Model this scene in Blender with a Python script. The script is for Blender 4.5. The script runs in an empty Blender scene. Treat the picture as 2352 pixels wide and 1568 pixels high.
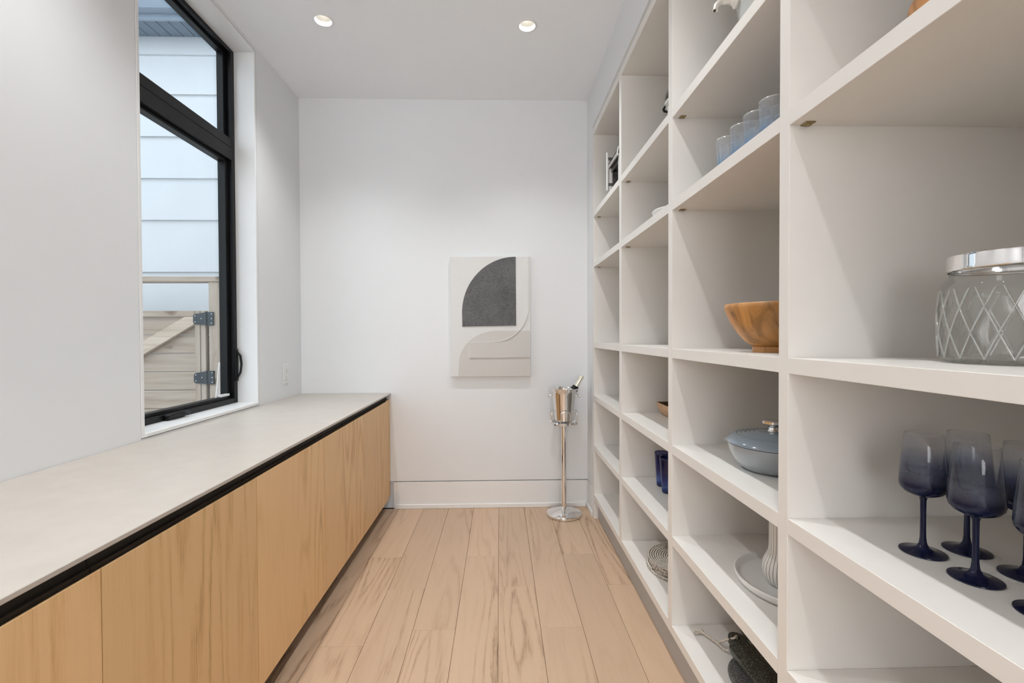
import bpy, bmesh, math, random
from mathutils import Vector, Matrix
random.seed(7)
scene = bpy.context.scene
COL = scene.collection

# ------------------------------------------------------------------ camera
F_PX = 1045.0
CAM_H = 1.32
def camera():
    n = Vector((-27.5, -14.5, F_PX)).normalized()          # world +Y seen from the camera (x right, y down, z forward)
    d = Vector((.0042, 1, 0)); d = (d - n * d.dot(n)).normalized()
    x = d.cross(n)
    # rows of R give camera axes in world coordinates
    right = Vector((x[0], n[0], -d[0])); down = Vector((x[1], n[1], -d[1])); fwd = Vector((x[2], n[2], -d[2]))
    m = Matrix((right, -down, -fwd)).transposed().to_4x4()
    m.translation = Vector((0, 0, CAM_H))
    cam = bpy.data.cameras.new('camera'); cam.sensor_width = 36; cam.lens = F_PX / 2352 * 36
    cam.clip_start = .02; cam.clip_end = 200
    o = bpy.data.objects.new('camera', cam); o.matrix_world = m; COL.objects.link(o)
    scene.camera = o
camera()

# ------------------------------------------------------------------ world, lights, exposure
vs = scene.view_settings
vs.view_transform = 'Standard'; vs.look = 'None'; vs.gamma = 1.0; vs.use_curve_mapping = False
vs.exposure = 0.20
SKY_STRENGTH = 1.95
DOWNLIGHT_W = 46.0
FILL_W = 112.0
w = bpy.data.worlds.new('sky'); scene.world = w; w.use_nodes = True
bg = w.node_tree.nodes['Background']
bg.inputs[0].default_value = (.83, .91, 1.0, 1); bg.inputs[1].default_value = SKY_STRENGTH
kl = bpy.data.lights.new('unseen_fill_light', 'AREA'); kl.shape = 'RECTANGLE'; kl.size = 3.2; kl.size_y = 1.9; kl.energy = FILL_W; kl.color = (.97, .975, 1.0)
ko = bpy.data.objects.new('unseen_fill_light', kl); ko.location = (-.2, -4.9, 1.75); ko.rotation_euler = (math.pi/2, 0, 0); COL.objects.link(ko)   # faces +Y; fill light added out of view, no window behind it
cy = scene.cycles
cy.use_denoising = True
cy.max_bounces = 9; cy.diffuse_bounces = 5; cy.glossy_bounces = 4; cy.transmission_bounces = 8; cy.transparent_max_bounces = 16
cy.use_adaptive_sampling = True; cy.adaptive_threshold = .08; cy.adaptive_min_samples = 16; cy.use_light_tree = False
cy.sample_clamp_indirect = 6.0
cy.caustics_reflective = False; cy.caustics_refractive = False

# ------------------------------------------------------------------ key dimensions (metres)
XL, YB, ZC = -1.50, 3.4736, 3.10      # left wall, back wall, ceiling
SX = .6693                            # front plane of the shelving and right wall
CX = -.835                            # front plane of the base cabinets
YR = -2.0                             # rear wall
SHELF_Z = dict(F=.141, E=.495, D=.8525, C=1.228, B=1.801, A=2.157)
ST = .037
TOP_Z = 2.74
DIV_Y = [(3.2337, 3.2740), (2.4937, 2.5380), (1.7548, 1.7945), (1.0390, 1.0758), (-.200, -.163)]
DOWNLIGHTS = [(-.99, 2.62), (.163, 2.64), (-.99, 1.36), (.163, 1.36), (-.99, .08), (.163, .08), (-.99, -1.2), (.163, -1.2)]

# ------------------------------------------------------------------ mesh helpers
def box(bm, x0, x1, y0, y1, z0, z1, bev=0, seg=1):
    vs_ = [bm.verts.new((x, y, z)) for x in (x0, x1) for y in (y0, y1) for z in (z0, z1)]
    q = lambda *i: bm.faces.new([vs_[k] for k in i])
    fs = [q(0, 1, 3, 2), q(4, 6, 7, 5), q(0, 4, 5, 1), q(2, 3, 7, 6), q(0, 2, 6, 4), q(1, 5, 7, 3)]
    if bev:
        es = list({e for f in fs for e in f.edges})
        bmesh.ops.bevel(bm, geom=es, offset=bev, segments=seg, affect='EDGES', profile=.5)

def lathe(bm, prof, seg=48, c=(0, 0, 0), axis=None):
    """revolve (r,z) pairs; r==0 closes to a pole."""
    rings = []
    M = axis if axis is not None else Matrix.Identity(3)
    for r, z in prof:
        if r <= 1e-6:
            rings.append([bm.verts.new(M @ Vector((0, 0, z)) + Vector(c))])
        else:
            rings.append([bm.verts.new(M @ Vector((r*math.cos(2*math.pi*k/seg), r*math.sin(2*math.pi*k/seg), z)) + Vector(c)) for k in range(seg)])
    for a, b in zip(rings, rings[1:]):
        for k in range(seg):
            k2 = (k+1) % seg
            if len(a) == 1 and len(b) == 1: continue
            if len(a) == 1: bm.faces.new((a[0], b[k2], b[k]))
            elif len(b) == 1: bm.faces.new((a[k], a[k2], b[0]))
            else: bm.faces.new((a[k], a[k2], b[k2], b[k]))

def tube(bm, pts, r, seg=10, closed=False, cap=True):
    pts = [Vector(p) for p in pts]; n = len(pts)
    rad = r if isinstance(r, (list, tuple)) else [r]*n
    rings = []; up = None
    for i, p in enumerate(pts):
        a = pts[(i-1) % n] if (closed or i > 0) else p
        b = pts[(i+1) % n] if (closed or i < n-1) else p
        t = (b-a).normalized()
        if up is None: up = Vector((0, 0, 1)) if abs(t.z) < .9 else Vector((1, 0, 0))
        u = (up - t*up.dot(t)).normalized(); v = t.cross(u); up = u
        rings.append([bm.verts.new(p + (u*math.cos(2*math.pi*k/seg) + v*math.sin(2*math.pi*k/seg))*rad[i]) for k in range(seg)])
    for i in range(n if closed else n-1):
        a, b = rings[i], rings[(i+1) % n]
        for k in range(seg): bm.faces.new((a[k], a[(k+1) % seg], b[(k+1) % seg], b[k]))
    if cap and not closed:
        bm.faces.new(rings[0][::-1]); bm.faces.new(rings[-1])

def prism(bm, pts, lo, hi, plane='xz'):
    """extrude a 2D outline; plane xz -> along y, xy -> along z, yz -> along x."""
    def v(p, t):
        return {'xz': (p[0], t, p[1]), 'xy': (p[0], p[1], t), 'yz': (t, p[0], p[1])}[plane]
    a = [bm.verts.new(v(p, lo)) for p in pts]; b = [bm.verts.new(v(p, hi)) for p in pts]
    bm.faces.new(a); bm.faces.new(b[::-1])
    n = len(pts)
    for k in range(n): bm.faces.new((a[k], b[k], b[(k+1) % n], a[(k+1) % n]))

def link(name, bm, m, parent=None, smooth=None, loc=None):
    bmesh.ops.recalc_face_normals(bm, faces=bm.faces[:])
    me = bpy.data.meshes.new(name); bm.to_mesh(me); bm.free()
    me.materials.append(m)
    if smooth is not None:
        me.polygons.foreach_set('use_smooth', [True]*len(me.polygons))
        if smooth < 180:
            me.set_sharp_from_angle(angle=math.radians(smooth))
    o = bpy.data.objects.new(name, me); COL.objects.link(o)
    if parent: o.parent = parent
    if loc is not None: o.location = loc
    return o

def thing(name, label, cat, loc=(0, 0, 0), group=None, rz=0):
    o = bpy.data.objects.new(name, None); o.empty_display_size = .05; COL.objects.link(o)
    o.location = loc; o.rotation_euler = (0, 0, rz)
    return tag(o, label, cat, group)

def tag(o, label, cat, group=None):
    o['label'] = label; o['category'] = cat
    if group: o['group'] = group
    return o

def struct(o):
    o['kind'] = 'structure'; return o

def copy_tree(o, parent=None, label=None):
    c = o.copy(); COL.objects.link(c)
    if parent: c.parent = parent
    if label: c['label'] = label
    for ch in o.children: copy_tree(ch, c)
    return c

def boxes(name, m, parent, lst, bev=0, smooth=None, loc=None):
    bm = bmesh.new()
    for b in lst: box(bm, *b, bev=bev)
    return link(name, bm, m, parent, smooth, loc)

# ------------------------------------------------------------------ material helpers
class NT:
    def __init__(s, name):
        s.m = bpy.data.materials.new(name); s.m.use_nodes = True
        s.t = s.m.node_tree; s.p = s.t.nodes['Principled BSDF']; s.out = s.t.nodes['Material Output']
    def n(s, typ, **kw):
        nd = s.t.nodes.new('ShaderNode' + typ)
        for k, v in kw.items():
            if k.startswith('i_'): nd.inputs[int(k[2:])].default_value = v
            else: setattr(nd, k, v)
        return nd
    def l(s, a, b): s.t.links.new(a, b)
    def math(s, op, a, b=None, c=None):
        nd = s.n('Math', operation=op)
        for i, v in enumerate((a, b, c)):
            if v is None: continue
            if isinstance(v, (int, float)): nd.inputs[i].default_value = v
            else: s.l(v, nd.inputs[i])
        return nd.outputs[0]
    def ramp(s, fac, stops, interp='LINEAR'):
        nd = s.n('ValToRGB'); nd.color_ramp.interpolation = interp
        el = nd.color_ramp.elements
        while len(el) < len(stops): el.new(.5)
        for e, (p, c) in zip(el, stops): e.position = p; e.color = (*c, 1) if len(c) == 3 else c
        s.l(fac, nd.inputs[0]); return nd.outputs[0]
    def mix(s, fac, a, b, mode='MIX'):
        nd = s.n('Mix', data_type='RGBA', blend_type=mode)
        for i, v in ((0, fac), (6, a), (7, b)):
            if isinstance(v, (int, float)): nd.inputs[i].default_value = v
            elif isinstance(v, tuple): nd.inputs[i].default_value = (*v, 1)
            else: s.l(v, nd.inputs[i])
        return nd.outputs[2]
    def coord(s, scale=(1, 1, 1), rnd=0, kind='Object'):
        tc = s.n('TexCoord'); mp = s.n('Mapping'); mp.inputs['Scale'].default_value = scale
        s.l(tc.outputs[kind], mp.inputs['Vector'])
        if rnd:
            oi = s.n('ObjectInfo'); mu = s.math('MULTIPLY', oi.outputs['Random'], rnd)
            cb = s.n('CombineXYZ'); s.l(mu, cb.inputs[0]); s.l(mu, cb.inputs[1]); s.l(mu, cb.inputs[2])
            s.l(cb.outputs[0], mp.inputs['Location'])
        return mp.outputs[0]
    def noise(s, vec, scale, detail=3, rough=.5, dist=0):
        nd = s.n('TexNoise'); nd.inputs['Scale'].default_value = scale; nd.inputs['Detail'].default_value = detail
        nd.inputs['Roughness'].default_value = rough; nd.inputs['Distortion'].default_value = dist
        s.l(vec, nd.inputs['Vector']); return nd.outputs['Fac']
    def bump(s, h, strength, dist=.002):
        nd = s.n('Bump'); nd.inputs['Strength'].default_value = strength; nd.inputs['Distance'].default_value = dist
        s.l(h, nd.inputs['Height']); s.l(nd.outputs[0], s.p.inputs['Normal'])
    def set(s, color=None, rough=None, metal=None, **kw):
        if color is not None:
            if isinstance(color, tuple): s.p.inputs['Base Color'].default_value = (*color, 1)
            else: s.l(color, s.p.inputs['Base Color'])
        if rough is not None:
            if isinstance(rough, (int, float)): s.p.inputs['Roughness'].default_value = rough
            else: s.l(rough, s.p.inputs['Roughness'])
        if metal is not None: s.p.inputs['Metallic'].default_value = metal
        for k, v in kw.items(): s.p.inputs[k.replace('_', ' ')].default_value = v
        return s.m

def paint(name, col, rough=.55, var=.02, scale=6, bump=.03, bs=300):
    t = NT(name); v = t.coord()
    f = t.noise(v, scale, 2)
    lo = tuple(c*(1-var) for c in col); hi = tuple(min(1, c*(1+var)) for c in col)
    c = t.ramp(f, [(.3, lo), (.7, hi)])
    if bump: t.bump(t.noise(v, bs, 2), bump, .001)
    return t.set(c, rough)

def oak(name, light, mid, dark, along='y', ring=9.0, fibre=1.0, rough=.45, rnd=50, contrast=.5, wide=6.0):
    """oak: growth-ring contours of a stretched noise plus fine fibres, offset per object."""
    t = NT(name)
    sc = {'y': (1, .10, 1), 'z': (1, 1, .10), 'x': (.10, 1, 1)}[along]
    fs = {'y': (1, .025, 1), 'z': (1, 1, .025), 'x': (.025, 1, 1)}[along]
    v = t.coord(sc, rnd)
    base = t.noise(v, wide, 1.2, .35, .1)
    wob = t.noise(t.coord(tuple(4*c if c < 1 else c for c in sc), rnd), 55, 2, .6)
    base = t.math('MULTIPLY_ADD', t.math('SUBTRACT', wob, .5), .035, base)
    ringv = t.math('SINE', t.math('MULTIPLY', base, ring*14.0))
    ringv = t.math('POWER', t.math('MULTIPLY_ADD', ringv, .5, .5), 3.0)
    v2 = t.coord(fs, rnd)
    fib = t.noise(v2, 300, 3, .6)
    fib2 = t.noise(v2, 70, 3, .6)
    big = t.noise(v, 2.6, 1)
    mask = t.ramp(big, [(.42, (0, 0, 0)), (.62, (1, 1, 1))])
    pores = t.ramp(fib, [(.40, (0, 0, 0)), (.60, (1, 1, 1))])
    k = t.math('MULTIPLY', t.math('MULTIPLY', ringv, t.math('MULTIPLY_ADD', pores, .7, .3)), t.math('MULTIPLY', t.math('MULTIPLY_ADD', mask, .85, .15), contrast))
    k = t.math('ADD', k, t.math('MULTIPLY', t.math('SUBTRACT', fib, .5), .40*fibre))
    k = t.math('ADD', k, t.math('MULTIPLY', t.math('SUBTRACT', fib2, .45), .45*fibre))
    c = t.ramp(k, [(0, light), (.35, mid), (1, dark)])
    oi = t.n('ObjectInfo')
    hsv = t.n('HueSaturation'); t.l(c, hsv.inputs['Color'])
    t.l(t.math('MULTIPLY_ADD', oi.outputs['Random'], .14, .93), hsv.inputs['Value'])
    t.bump(fib, .05, .0005)
    return t.set(hsv.outputs[0], rough)

def glass_thin(name, tint, refl=.12, rough=.02):
    """thin clear sheet: mostly see-through with a mirror-like part that grows at grazing angles."""
    t = NT(name)
    tr = t.n('BsdfTransparent'); gl = t.n('BsdfGlossy'); gl.inputs['Roughness'].default_value = rough
    if isinstance(tint, tuple): tr.inputs[0].default_value = (*tint, 1)
    lw = t.n('LayerWeight'); lw.inputs[0].default_value = .5
    fac = t.math('MULTIPLY_ADD', t.math('POWER', lw.outputs['Facing'], 4.5), .85, refl*.2)
    mx = t.n('MixShader'); t.l(fac, mx.inputs[0]); t.l(tr.outputs[0], mx.inputs[1]); t.l(gl.outputs[0], mx.inputs[2])
    t.l(mx.outputs[0], t.out.inputs[0])
    return t, tr, mx

M = {}
M['wall'] = paint('wall_paint', (.79, .80, .81), .55, .004, bump=0)
M['ceiling'] = paint('ceiling_paint', (.90, .915, .935), .7, .004, bump=0)
M['trim'] = paint('trim_paint', (.83, .83, .825), .35, .01, bump=0)
M['laminate'] = paint('shelf_laminate', (.80, .775, .735), .42, .006, 10, 0)
M['counter'] = paint('counter_quartz', (.53, .485, .435), .40, .03, 14, 0)
M['black'] = NT('black_metal').set((.005, .005, .006), .38, **{'Specular_IOR_Level': .3})
M['black_rail'] = paint('black_rail', (.012, .011, .010), .6, .2, 60, .1)
M['dark_toe'] = paint('dark_toe_kick', (.03, .024, .02), .7, .1)
M['grey_toe'] = paint('shelf_plinth', (.42, .41, .40), .5, .03)
M['door_oak'] = oak('door_oak', (.80, .53, .27), (.73, .46, .215), (.50, .29, .125), 'z', ring=4.2, fibre=.8, contrast=.85, wide=6.0)
M['floor_oak'] = oak('floor_oak', (.585, .415, .285), (.505, .345, .228), (.255, .16, .098), 'y', ring=4.2, fibre=.65, contrast=1.0, rough=.42, wide=7.0)
M['subfloor'] = paint('subfloor', (.05, .035, .025), .9)
M['chrome'] = NT('chrome').set((.86, .85, .84), .06, 1)
M['brass'] = NT('antique_brass').set((.36, .27, .13), .35, 1)
M['white_plastic'] = NT('white_plastic').set((.8, .8, .79), .4)
M['white_ceramic'] = NT('white_ceramic').set((.80, .79, .77), .3)
def emit(name, col, s):
    t = NT(name); e = t.n('Emission'); e.inputs[0].default_value = (*col, 1); e.inputs[1].default_value = s
    t.l(e.outputs[0], t.out.inputs[0]); return t.m
M['lens'] = emit('lamp_lens', (1, .93, .80), 2.2)

# ------------------------------------------------------------------ room shell
bm = bmesh.new(); box(bm, -1.75, 1.45, YR-.15, YB+.15, -.12, -.012)
floor = struct(link('floor', bm, M['subfloor']))
PW = .1915
joints = {-5: [.52, 2.496], -4: [.10, 1.935, 2.708], -3: [.45, 2.366], -2: [.08, 2.031], -1: [.80, 2.711],
          0: [.47, 2.372], 1: [.06, 2.031], 2: [.82, 2.715], 3: [.49, 2.375]}
plank_cache = {}
for k, js in joints.items():
    x0 = -.014 + k*PW; x1 = x0 + PW
    x1 = min(x1, .72)
    if x1 - x0 < .02: continue
    ys = [YR] + [-1.25 + .1*((k*7) % 5)] + js + [YB]
    for a, b in zip(ys, ys[1:]):
        key = (round(x1-x0, 4), round(b-a, 4))
        if key not in plank_cache:
            bm = bmesh.new(); hx, hy = (x1-x0)/2-.0006, (b-a)/2-.0006
            box(bm, -hx, hx, -hy, hy, -.012, 0, bev=.0012)
            o = link('plank', bm, M['floor_oak'], floor, loc=((x0+x1)/2, (a+b)/2, 0)); plank_cache[key] = o.data
        else:
            o = bpy.data.objects.new('plank', plank_cache[key]); COL.objects.link(o); o.parent = floor; o.location = ((x0+x1)/2, (a+b)/2, 0)

# ceiling with round holes for the downlights
def ceiling():
    bm = bmesh.new(); hs = .12; r = .046; N = 32
    xs = sorted({-1.75, 1.45} | {x+s for x, _ in DOWNLIGHTS for s in (-hs, hs)})
    ysr = sorted({YR-.15, YB+.15} | {round(y, 3)+s for y in (2.63, 1.36, .08, -1.2) for s in (-hs, hs)})
    for i in range(len(xs)-1):
        for j in range(len(ysr)-1):
            x0, x1, y0, y1 = xs[i], xs[i+1], ysr[j], ysr[j+1]
            L = [(x, y) for x, y in DOWNLIGHTS if x0 < x < x1 and y0 < y < y1]
            if not L:
                bm.faces.new([bm.verts.new((x, y, ZC)) for x, y in ((x0, y0), (x0, y1), (x1, y1), (x1, y0))]); continue
            cx, cy_ = L[0]; inn = []; out = []
            for q in range(N):
                a = 2*math.pi*(q+.5)/N; c, s = math.cos(a), math.sin(a)
                inn.append(bm.verts.new((cx+r*c, cy_+r*s, ZC)))
                tx = ((x1-cx) if c > 0 else (x0-cx))/c; ty = ((y1-cy_) if s > 0 else (y0-cy_))/s
                t_ = min(tx, ty); out.append(bm.verts.new((cx+t_*c, cy_+t_*s, ZC)))
            for q in range(N):
                q2 = (q+1) % N; bm.faces.new((inn[q], inn[q2], out[q2], out[q]))
            for (xx, yy) in ((x0, y0), (x0, y1), (x1, y0), (x1, y1)):   # corner slivers
                ds = sorted(range(N), key=lambda q: (out[q].co.x-xx)**2+(out[q].co.y-yy)**2)[:2]
                bm.faces.new((bm.verts.new((xx, yy, ZC)), out[ds[0]], out[ds[1]]))
    box(bm, -1.75, 1.45, YR-.15, YB+.15, ZC+.16, ZC+.26)
    o = link('ceiling', bm, M['ceiling'])
    # keep every visible underside facing down
    me = o.data
    for p in me.polygons:
        if abs(p.center.z-ZC) < 1e-4 and p.normal.z > 0: p.flip()
    return struct(o)
ceiling()

XO = -1.71
WY0, WY1, WZ0, WZ1 = 1.934, 2.873, .890, 3.077
struct(boxes('wall_left', M['wall'], None, [
    (XO, XL, YR, WY0, 0, ZC+.16), (XO, XL, WY1, YB+.15, 0, ZC+.16),
    (XO, XL, WY0, WY1, 0, WZ0), (XO, XL, WY0, WY1, WZ1, ZC+.16)]))
struct(boxes('wall_back', M['wall'], None, [(XL, 1.45, YB, YB+.15, .2115, ZC+.16), (XL, 1.45, YB+.022, YB+.15, 0, .2115)]))
struct(boxes('wall_right', M['wall'], None, [
    (SX, 1.45, DIV_Y[0][1]+.006, YB, .2115, ZC+.16), (SX+.022, 1.45, DIV_Y[0][1]+.006, YB, 0, .2115),
    (SX, 1.45, DIV_Y[-1][0], DIV_Y[0][1]+.006, TOP_Z+ST+.033, ZC+.16),
    (1.33, 1.45, DIV_Y[-1][0], DIV_Y[0][1]+.006, 0, TOP_Z+ST+.033),
    (SX, 1.45, YR, DIV_Y[-1][0]-.006, 0, ZC+.16)]))
struct(boxes('wall_rear', M['wall'], None, [(-1.75, -1.4, YR-.15, YR, 0, ZC+.16), (1.0, 1.45, YR-.15, YR, 0, ZC+.16), (-1.4, 1.0, YR-.15, YR, 3.0, ZC+.16)]))
# unseen kitchen shell, added behind the viewer to house the fill light
struct(boxes('floor_unseen_kitchen', M['counter'], None, [(-3.2, 2.8, -5.1, YR-.15, -.12, 0)]))
struct(boxes('ceiling_unseen_kitchen', M['ceiling'], None, [(-3.2, 2.8, -5.1, YR-.15, ZC, ZC+.1)]))
struct(boxes('wall_unseen_kitchen', M['wall'], None, [(-3.3, -3.2, -5.1, YR-.15, 0, ZC), (2.8, 2.9, -5.1, YR-.15, 0, ZC), (-3.3, 2.9, -5.2, -5.1, 0, ZC),
    (-3.2, -1.75, YR-.15, YR, 0, ZC), (1.45, 2.8, YR-.15, YR, 0, ZC)]))
def baseboard(name, lst, shoe):
    o = struct(boxes(name, M['trim'], None, lst, bev=.001))
    boxes('shoe_moulding', M['trim'], o, shoe, bev=.003)
baseboard('baseboard_back', [(CX+.02, SX+.012, YB-.0015, YB+.02, 0, .2025)], [(CX+.03, SX-.012, YB-.011, YB-.001, 0, .034)])
baseboard('baseboard_right', [(SX-.0015, SX+.02, DIV_Y[0][1]+.008, YB-.012, 0, .2025)], [(SX-.011, SX-.001, DIV_Y[0][1]+.008, YB-.012, 0, .034)])

# ------------------------------------------------------------------ window
def window():
    W = bpy.data.objects.new('window_1', None); COL.objects.link(W); struct(W); W.location = (-1.6, 2.4, .89)
    L = Vector((1.6, -2.4, -.89))
    def B(name, m, lst, bev=.002, parent=W):
        off = L if parent is W else Vector((0, 0, 0))
        bm = bmesh.new()
        for b in lst:
            box(bm, b[0]+L.x, b[1]+L.x, b[2]+L.y, b[3]+L.y, b[4]+L.z, b[5]+L.z, bev=bev)
        return link(name, bm, m, parent)
    y0, y1, z0, z1 = 1.955, 2.852, .912, 3.057
    xf, xg = -1.622, -1.70
    # painted jamb liners, standing 3 mm off the plaster edge
    B('jamb_liner', M['trim'], [(xg, XL+.001, y0-.018, y0, WZ0+.003, WZ1-.003)])
    B('jamb_liner', M['trim'], [(xg, XL+.001, y1, y1+.018, WZ0+.003, WZ1-.003)])
    B('head_liner', M['trim'], [(xg, XL+.001, y0, y1, z1, z1+.017)])
    B('sill', M['trim'], [(xg, XL+.004, y0, y1, z0-.019, z0)], .003)
    zt0, zt1, zs = 2.385, 2.515, 2.459
    B('frame', M['black'], [(xg, xf, y0, y0+.035, z0, z1), (xg, xf, y1-.035, y1, z0, z1), (xg, xf, y0+.035, y1-.035, z0, z0+.03),
                            (xg, xf, y0+.035, y1-.035, z1-.024, z1)])
    B('transom', M['black'], [(xg, xf, y0+.035, y1-.035, zs+.0015, zt1), (xg, xf+.002, y0+.035, y1-.035, zt0, zs-.0015)])
    def ring(name, ya, yb, za, zb, wd, h, xa, xb):
        return B(name, M['black'], [(xa, xb, ya, ya+wd, za, zb), (xa, xb, yb-wd, yb, za, zb), (xa, xb, ya+wd, yb-wd, za, za+h), (xa, xb, ya+wd, yb-wd, zb-h, zb)])
    ring('sash', y0+.035, y1-.035, z0+.03, zt0, .030, .017, -1.690, -1.644)
    ring('glazing_bead', y0+.035, y1-.035, zt1, z1-.024, .030, .016, -1.690, -1.650)
    g, _, _ = glass_thin('window_glass', (.96, .98, .98), .10)
    B('pane', g.m, [(-1.675, -1.671, y0+.065, y1-.065, z0+.047, zt0-.017)], 0)
    B('pane', g.m, [(-1.675, -1.671, y0+.065, y1-.065, zt1+.016, z1-.04)], 0)
    # lock lever on the far jamb
    bm = bmesh.new(); yl = y1-.022
    box(bm, xf+L.x, xf+.012+L.x, yl-.013+L.y, yl+.013+L.y, 1.045+L.z, 1.245+L.z, bev=.004)
    lk = link('lock', bm, M['black'], W)
    bm = bmesh.new()
    tube(bm, [(xf+.010+L.x, yl+L.y, 1.225+L.z), (xf+.030+L.x, yl+L.y, 1.20+L.z), (xf+.036+L.x, yl+L.y, 1.15+L.z), (xf+.030+L.x, yl+L.y, 1.10+L.z), (xf+.012+L.x, yl+L.y, 1.065+L.z)], [.006, .007, .007, .006, .005], 8)
    link('lock_lever', bm, M['black'], lk, 60)
    # folded crank on the bottom rail
    bm = bmesh.new()
    box(bm, xf+L.x, xf+.02+L.x, 2.23+L.y, 2.36+L.y, z0+.002+L.z, z0+.028+L.z, bev=.006, seg=2)
    ck = link('crank_housing', bm, M['black'], W)
    bm = bmesh.new()
    tube(bm, [(xf+.02+L.x, 2.235+L.y, z0+.02+L.z), (xf+.034+L.x, 2.25+L.y, z0+.03+L.z), (xf+.036+L.x, 2.32+L.y, z0+.034+L.z), (xf+.03+L.x, 2.37+L.y, z0+.02+L.z)], [.005, .006, .006, .008], 8)
    link('crank_handle', bm, M['black'], ck, 60)
    # white opening arm by the lower far corner
    bm = bmesh.new()
    prism(bm, [(2.705+L.y, .9595+L.z), (2.745+L.y, .9595+L.z), (2.748+L.y, 1.165+L.z), (2.742+L.y, 1.165+L.z)], -1.670+L.x, -1.664+L.x, 'yz')
    box(bm, -1.664+L.x, -1.640+L.x, 2.715+L.y, 2.80+L.y, .9595+L.z, .974+L.z, bev=.003)
    link('opening_arm', bm, M['white_plastic'], W)
window()

# ------------------------------------------------------------------ outdoors
M['siding'] = paint('white_siding', (.66, .68, .70), .5, .02, 3, .15, 120)
M['soffit'] = paint('blue_grey_soffit', (.16, .21, .27), .45, .05)
M['gutter'] = paint('gutter_metal', (.28, .34, .41), .4, .03)
M['ground'] = paint('gravel', (.30, .29, .27), .9, .2, 40, .5, 60)
bm = bmesh.new(); box(bm, -9, -1.75, -6, 9, -.3, -.15)
struct(link('ground', bm, M['ground']))
def outdoors():
    Y = 3.9; X0, X1 = -5.2, -1.78
    H = thing('house_wing', 'house wall with white lap siding and dark soffit outside the window', 'building', (-3.4, Y, -.15))
    off = Vector((3.4, -Y, .15))
    zs = [3.826, 3.670, 3.342, 2.992, 2.644, 2.296, 1.862, 1.50, 1.15, .80, .45, .10, -.15]
    for i, (a, b) in enumerate(zip(zs, zs[1:])):
        bm = bmesh.new()
        prism(bm, [(Y+off.y+.030, a+off.z+.02), (Y+off.y+.018, a+off.z+.02), (Y+off.y-.002, b+off.z), (Y+off.y+.030, b+off.z)], X0+off.x, X1+off.x, 'yz')
        link('siding_board', bm, M['siding'], H)
    zt = 3.826
    bm = bmesh.new()
    box(bm, X0+off.x, X1+off.x, .03, .2, 0, zt+off.z+.6); link('wall_sheathing', bm, M['siding'], H)
    n = 36; wdt = (X1-X0)/n; me = None
    for i in range(n):
        x = X0 + (i+.5)*wdt
        if me is None:
            bm = bmesh.new(); box(bm, -wdt/2+.003, wdt/2-.003, -.20, .02, 0, .012, bev=.002)
            o = link('soffit_slat', bm, M['soffit'], H, loc=(x+off.x, 0, zt+off.z)); me = o.data
        else:
            o = bpy.data.objects.new('soffit_slat', me); COL.objects.link(o); o.parent = H; o.location = (x+off.x, 0, zt+off.z)
    bm = bmesh.new(); box(bm, X0+off.x, X1+off.x, -.20, .02, zt+off.z+.012, zt+off.z+.03); link('soffit_backing', bm, M['black'], H)
    bm = bmesh.new(); box(bm, X0+off.x, X1+off.x, -.228, -.202, zt+off.z-.022, zt+off.z+.22, bev=.004); link('fascia', bm, M['gutter'], H)
    bm = bmesh.new()
    prism(bm, [(-.23, zt+off.z+.02), (-.30, zt+off.z+.02), (-.345, zt+off.z+.09), (-.345, zt+off.z+.14), (-.23, zt+off.z+.14)], X0+off.x, X1+off.x, 'yz')
    link('gutter', bm, M['gutter'], H)
outdoors()

def cedar(name, along, g=1.0):
    t = NT(name)
    v = t.coord({'x': (.06, 1, 1), 'z': (1, 1, .06)}[along], 40)
    f = t.noise(v, 26, 4, .6, .5); kn = t.noise(t.coord((1.6, 1, 2.4), 40), 3.2, 1)
    c = t.ramp(f, [(.25, (.36*g, .275*g, .205*g)), (.5, (.49*g, .395*g, .315*g)), (.75, (.58*g, .49*g, .41*g))])
    k = t.ramp(kn, [(.70, (1, 1, 1)), (.78, (.45, .38, .33))])
    c = t.mix(1, c, k, 'MULTIPLY')
    t.bump(f, .2, .002)
    return t.set(c, .75)
M['cedar_h'] = cedar('weathered_cedar_across', 'x'); M['cedar_v'] = cedar('weathered_cedar_upright', 'z')
M['cedar_lit'] = cedar('lit_sawn_cedar_brace', 'x', 1.3)  # fresh-wood tone, brightened so the brace's lit look is in its colour
M['hinge'] = NT('hinge_steel').set((.035, .045, .055), .4, .6)
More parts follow.
